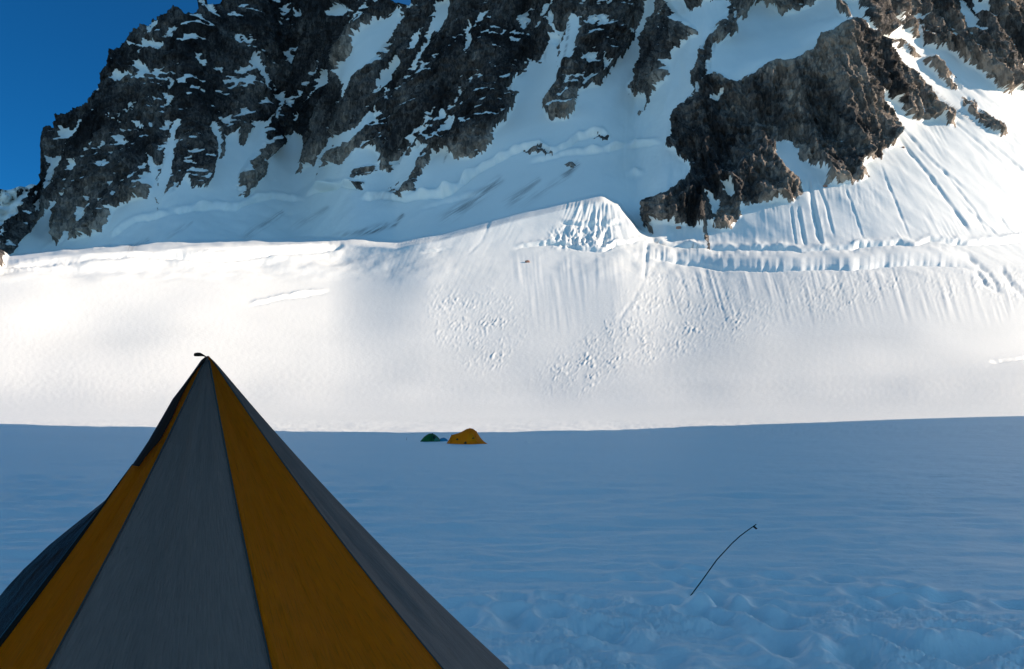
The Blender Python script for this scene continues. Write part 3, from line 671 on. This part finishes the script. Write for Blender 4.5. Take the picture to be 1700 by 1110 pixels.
# end cone toward us on the right: lighter fabric and poles
def arch(x, h, depth, lean, name, parent, r=.022, mat=None, sc=1):
    pts = []
    for k in range(17):
        a = math.pi*k/16; pts.append((x*sc + lean*math.sin(a)*sc, -math.cos(a)*depth*1.01, h*sc*math.sin(a)**.8*1.01 ))
    V, Fc = tube(pts, r, 6); return mesh_obj(name, V, Fc, mat or M_TY, parent)
for x, h in ((-25,15.2),(5,26),(15.6,21)): arch(x, h, 1.25*(h/25)**.55, 0, 'pole_sleeve', ytent, sc=sc_y)
def patch(parent, name, mat, pts, sc, yoff):
    # small shaped piece lying on the near side of the canopy
    V = [(x*sc, -yoff(h), h*sc) for x, h in pts]; V += [(x*sc, -yoff(h)-.02, h*sc) for x, h in pts]; n = len(pts)
    Fc = [tuple(range(n, 2*n))] + [(i, (i+1) % n, n+(i+1) % n, n+i) for i in range(n)]
    return mesh_obj(name, V, Fc, mat, parent, smooth=False)
def near_y(x, h, prof, depth):
    H = np.interp(x, [p[0] for p in prof], [p[1] for p in prof]); dd = depth*(max(H, .5)/25)**.55
    s_ = min(1, max(0, h/max(H, .1)))**1.25; c = math.sqrt(max(0, 1-s_*s_)); return c*dd
def patch2(parent, name, mat, pts, sc, prof, depth, eps=.03):
    n = len(pts); cx_ = sum(p[0] for p in pts)/n; ch = sum(p[1] for p in pts)/n
    V = []; rings = [0, .35, .7, 1]
    for r in rings:
        for x, h in pts:
            X = cx_+(x-cx_)*r; H = ch+(h-ch)*r; V.append((X*sc, -near_y(X, H, prof, depth)-eps, H*sc))
    Fc = [((j*n+i), (j*n+(i+1) % n), ((j+1)*n+(i+1) % n), ((j+1)*n+i)) for j in range(len(rings)-1) for i in range(n)]
    return mesh_obj(name, V, Fc, mat, parent, sol=.01)
patch2(ytent, 'vent', M_TD, [(-17,8),(-15,9.8),(-12.5,9),(-13,7.5),(-15,6.8)], sc_y, prof, 1.25)
patch2(ytent, 'window', M_TD, [(-4,1.5),(-2,4.5),(0.5,5),(1,2),(0,.8)], sc_y, prof, 1.25)
patch2(ytent, 'door_panel', M_TYL, [(2,1),(1.5,8),(4,17),(8,19),(12,16),(16,9),(20,2.5),(22,.8)], sc_y, prof, 1.25)
patch2(ytent, 'vent', M_TD, [(9,9.5),(11,11.3),(14,10.5),(12,9.2)], sc_y, prof, 1.25, .05)
gg = ground_at(716, 733); sc_g = gg.y/F_PX
gtent = empty('dome_tent', gg, 'small dark green dome tent left of the yellow tent in the distance', 'tent')
profg = [(-18.5,.1),(-16,3.5),(-12,8),(-8,11),(-4,13.2),(-2,13.6),(2,13.6),(6,11.8),(10,8.5),(14,4.5),(18.5,.1)]
loft(profg, sc_g, 1.3, 'canopy', M_TG, gtent)
M_TG2 = plain('black_green_nylon', (.004,.03,.02))
patch2(gtent, 'door_panel', M_TGL, [(6,.8),(6.5,5),(9,7.5),(12,5),(15,1.2)], sc_g, profg, 1.3)
patch2(gtent, 'vent', M_TG2, [(4,6),(4,10.5),(7,9.5),(8.5,7.5),(6.5,4.5)], sc_g, profg, 1.3, .05)
arch(2, 13.7, 1.3*(13.7/25)**.55, 0, 'pole_sleeve', gtent, mat=M_TG2, sc=sc_g)
ghp = ground_at(736, 733)
V = []; nh = 20
for j in range(9):
    for i in range(nh):
        a = 2*math.pi*i/nh; r = math.cos(j/8*math.pi/2)
        V.append((.42*r*math.cos(a)*(1+.1*float(pnoise(a, j*.4))), .35*r*math.sin(a), .34*math.sin(j/8*math.pi/2)*(1+.15*float(pnoise(a*2, j*.3+5)))))
Fc = [(j*nh+i, j*nh+(i+1) % nh, (j+1)*nh+(i+1) % nh, (j+1)*nh+i) for j in range(8) for i in range(nh)]
o = mesh_obj('gear_heap', V, Fc, M_TB); o.location = ghp; tag(o, 'low blue heap between the green dome tent and the yellow tent', 'gear heap')

# ------------------------------------------------------------ wand with a tape flag
M_CANE = plain('dark_green_cane', (.018,.04,.03), .5); M_FLAG = plain('dark_tape', (.03,.008,.008), .5)
wb = ground_at(1143, 991); dwy = wb.y
wand = empty('trail_wand', wb, 'thin dark bent bamboo wand leaning in the trodden snow', 'wand')
wp = []
for (a, b, dy) in [(1141,996,0),(1165,964,.02),(1190,929,.04),(1215,902,.05),(1228,890,.05),(1240,881,.05),(1250,874,.04),(1255.5,870,.03)]:
    aa, tt = ray(a, b); y = dwy+dy; wp.append(Vector((aa*y, y, CAM_H+tt*y)) - wb)
V, Fc = tube(wp, [.0058,.0056,.0054,.005,.005,.0048,.0046,.0044], 8); mesh_obj('cane', V, Fc, M_CANE, wand)
e = wp[-2]; px1 = dwy/F_PX
fp = [e+Vector((-.3*px1*2, 0, .3*px1)), e+Vector((1*px1, -.005, -1.5*px1)), e+Vector((4.5*px1, -.01, -4.2*px1)), e+Vector((7.2*px1, -.004, -3.2*px1)), e+Vector((5*px1, .006, -.8*px1)), e+Vector((2.5*px1, .0, 1*px1))]
mesh_obj('tape_flag', fp, [(0,1,5),(1,2,4,5),(2,3,4)], M_FLAG, wand, sol=.003, smooth=False)

# ------------------------------------------------------------ loose snow block, pole, boulders
def lumpy(name, size, mat, seed, label, cat, loc, group=None, rot=0):
    bpy_me = bpy.data.meshes.new(name); import bmesh
    bm = bmesh.new(); bmesh.ops.create_icosphere(bm, subdivisions=3, radius=1)
    for v_ in bm.verts:
        c = v_.co; k = max(abs(c.x), abs(c.y), abs(c.z)); c2 = c*(.55 + .45/k*.8)
        d_ = 1 + .25*float(pnoise(c.x*1.3+seed, c.y*1.3, c.z*1.3)) + .10*float(pnoise(c.x*3.7+seed, c.y*3.7, c.z*3.7))
        v_.co = Vector((c2.x*size[0], c2.y*size[1], c2.z*size[2]))*d_*.6
    bm.to_mesh(bpy_me); bm.free(); bpy_me.materials.append(mat)
    o = bpy.data.objects.new(name, bpy_me); link(o); o.location = loc; o.rotation_euler.z = rot
    return tag(o, label, cat, group)
M_SN = plain('packed_snow', (.80,.86,.92), .8, .04); M_RK = plain('reddish_granite', (.34,.20,.15), .8, .3, .8)
p = ground_at(781, 1058); lumpy('snow_block', (.09,.09,.07), M_SN, 3, 'small pale snow block at the right edge of the striped tent', 'snow block', p, rot=.4)
def surf(px, py):
    i = int(np.argmin(np.abs(ys-py))); j = int(np.argmin(np.abs(xs-px))); return Vector(D[i, j])
for (a, b, s, lb) in [(876,435,2.6,'small reddish boulder alone on the sunlit snow slope'), (1127,377,3.2,'pinkish boulder at the foot of the rock buttress'),
                      (1370,309,3.0,'grey brown boulder just below the right tip of the rock buttress'), (1500,244,2.0,'small boulder on the snow right of the buttress cliff')]:
    lumpy('boulder', (s*1.3, s, s), M_RK, a, lb, 'boulder', surf(a, b))
pp = ground_at(675, 731); V, Fc = tube([(0,0,-.05),(.01,0,.15),(.02,0,.3)], [.016,.014,.012], 8)
o = mesh_obj('ski_pole', V, Fc, plain('dark_metal', (.08,.09,.11)), None); o.location = pp; tag(o, 'tiny dark pole stuck upright in the snow left of the green tent', 'pole')
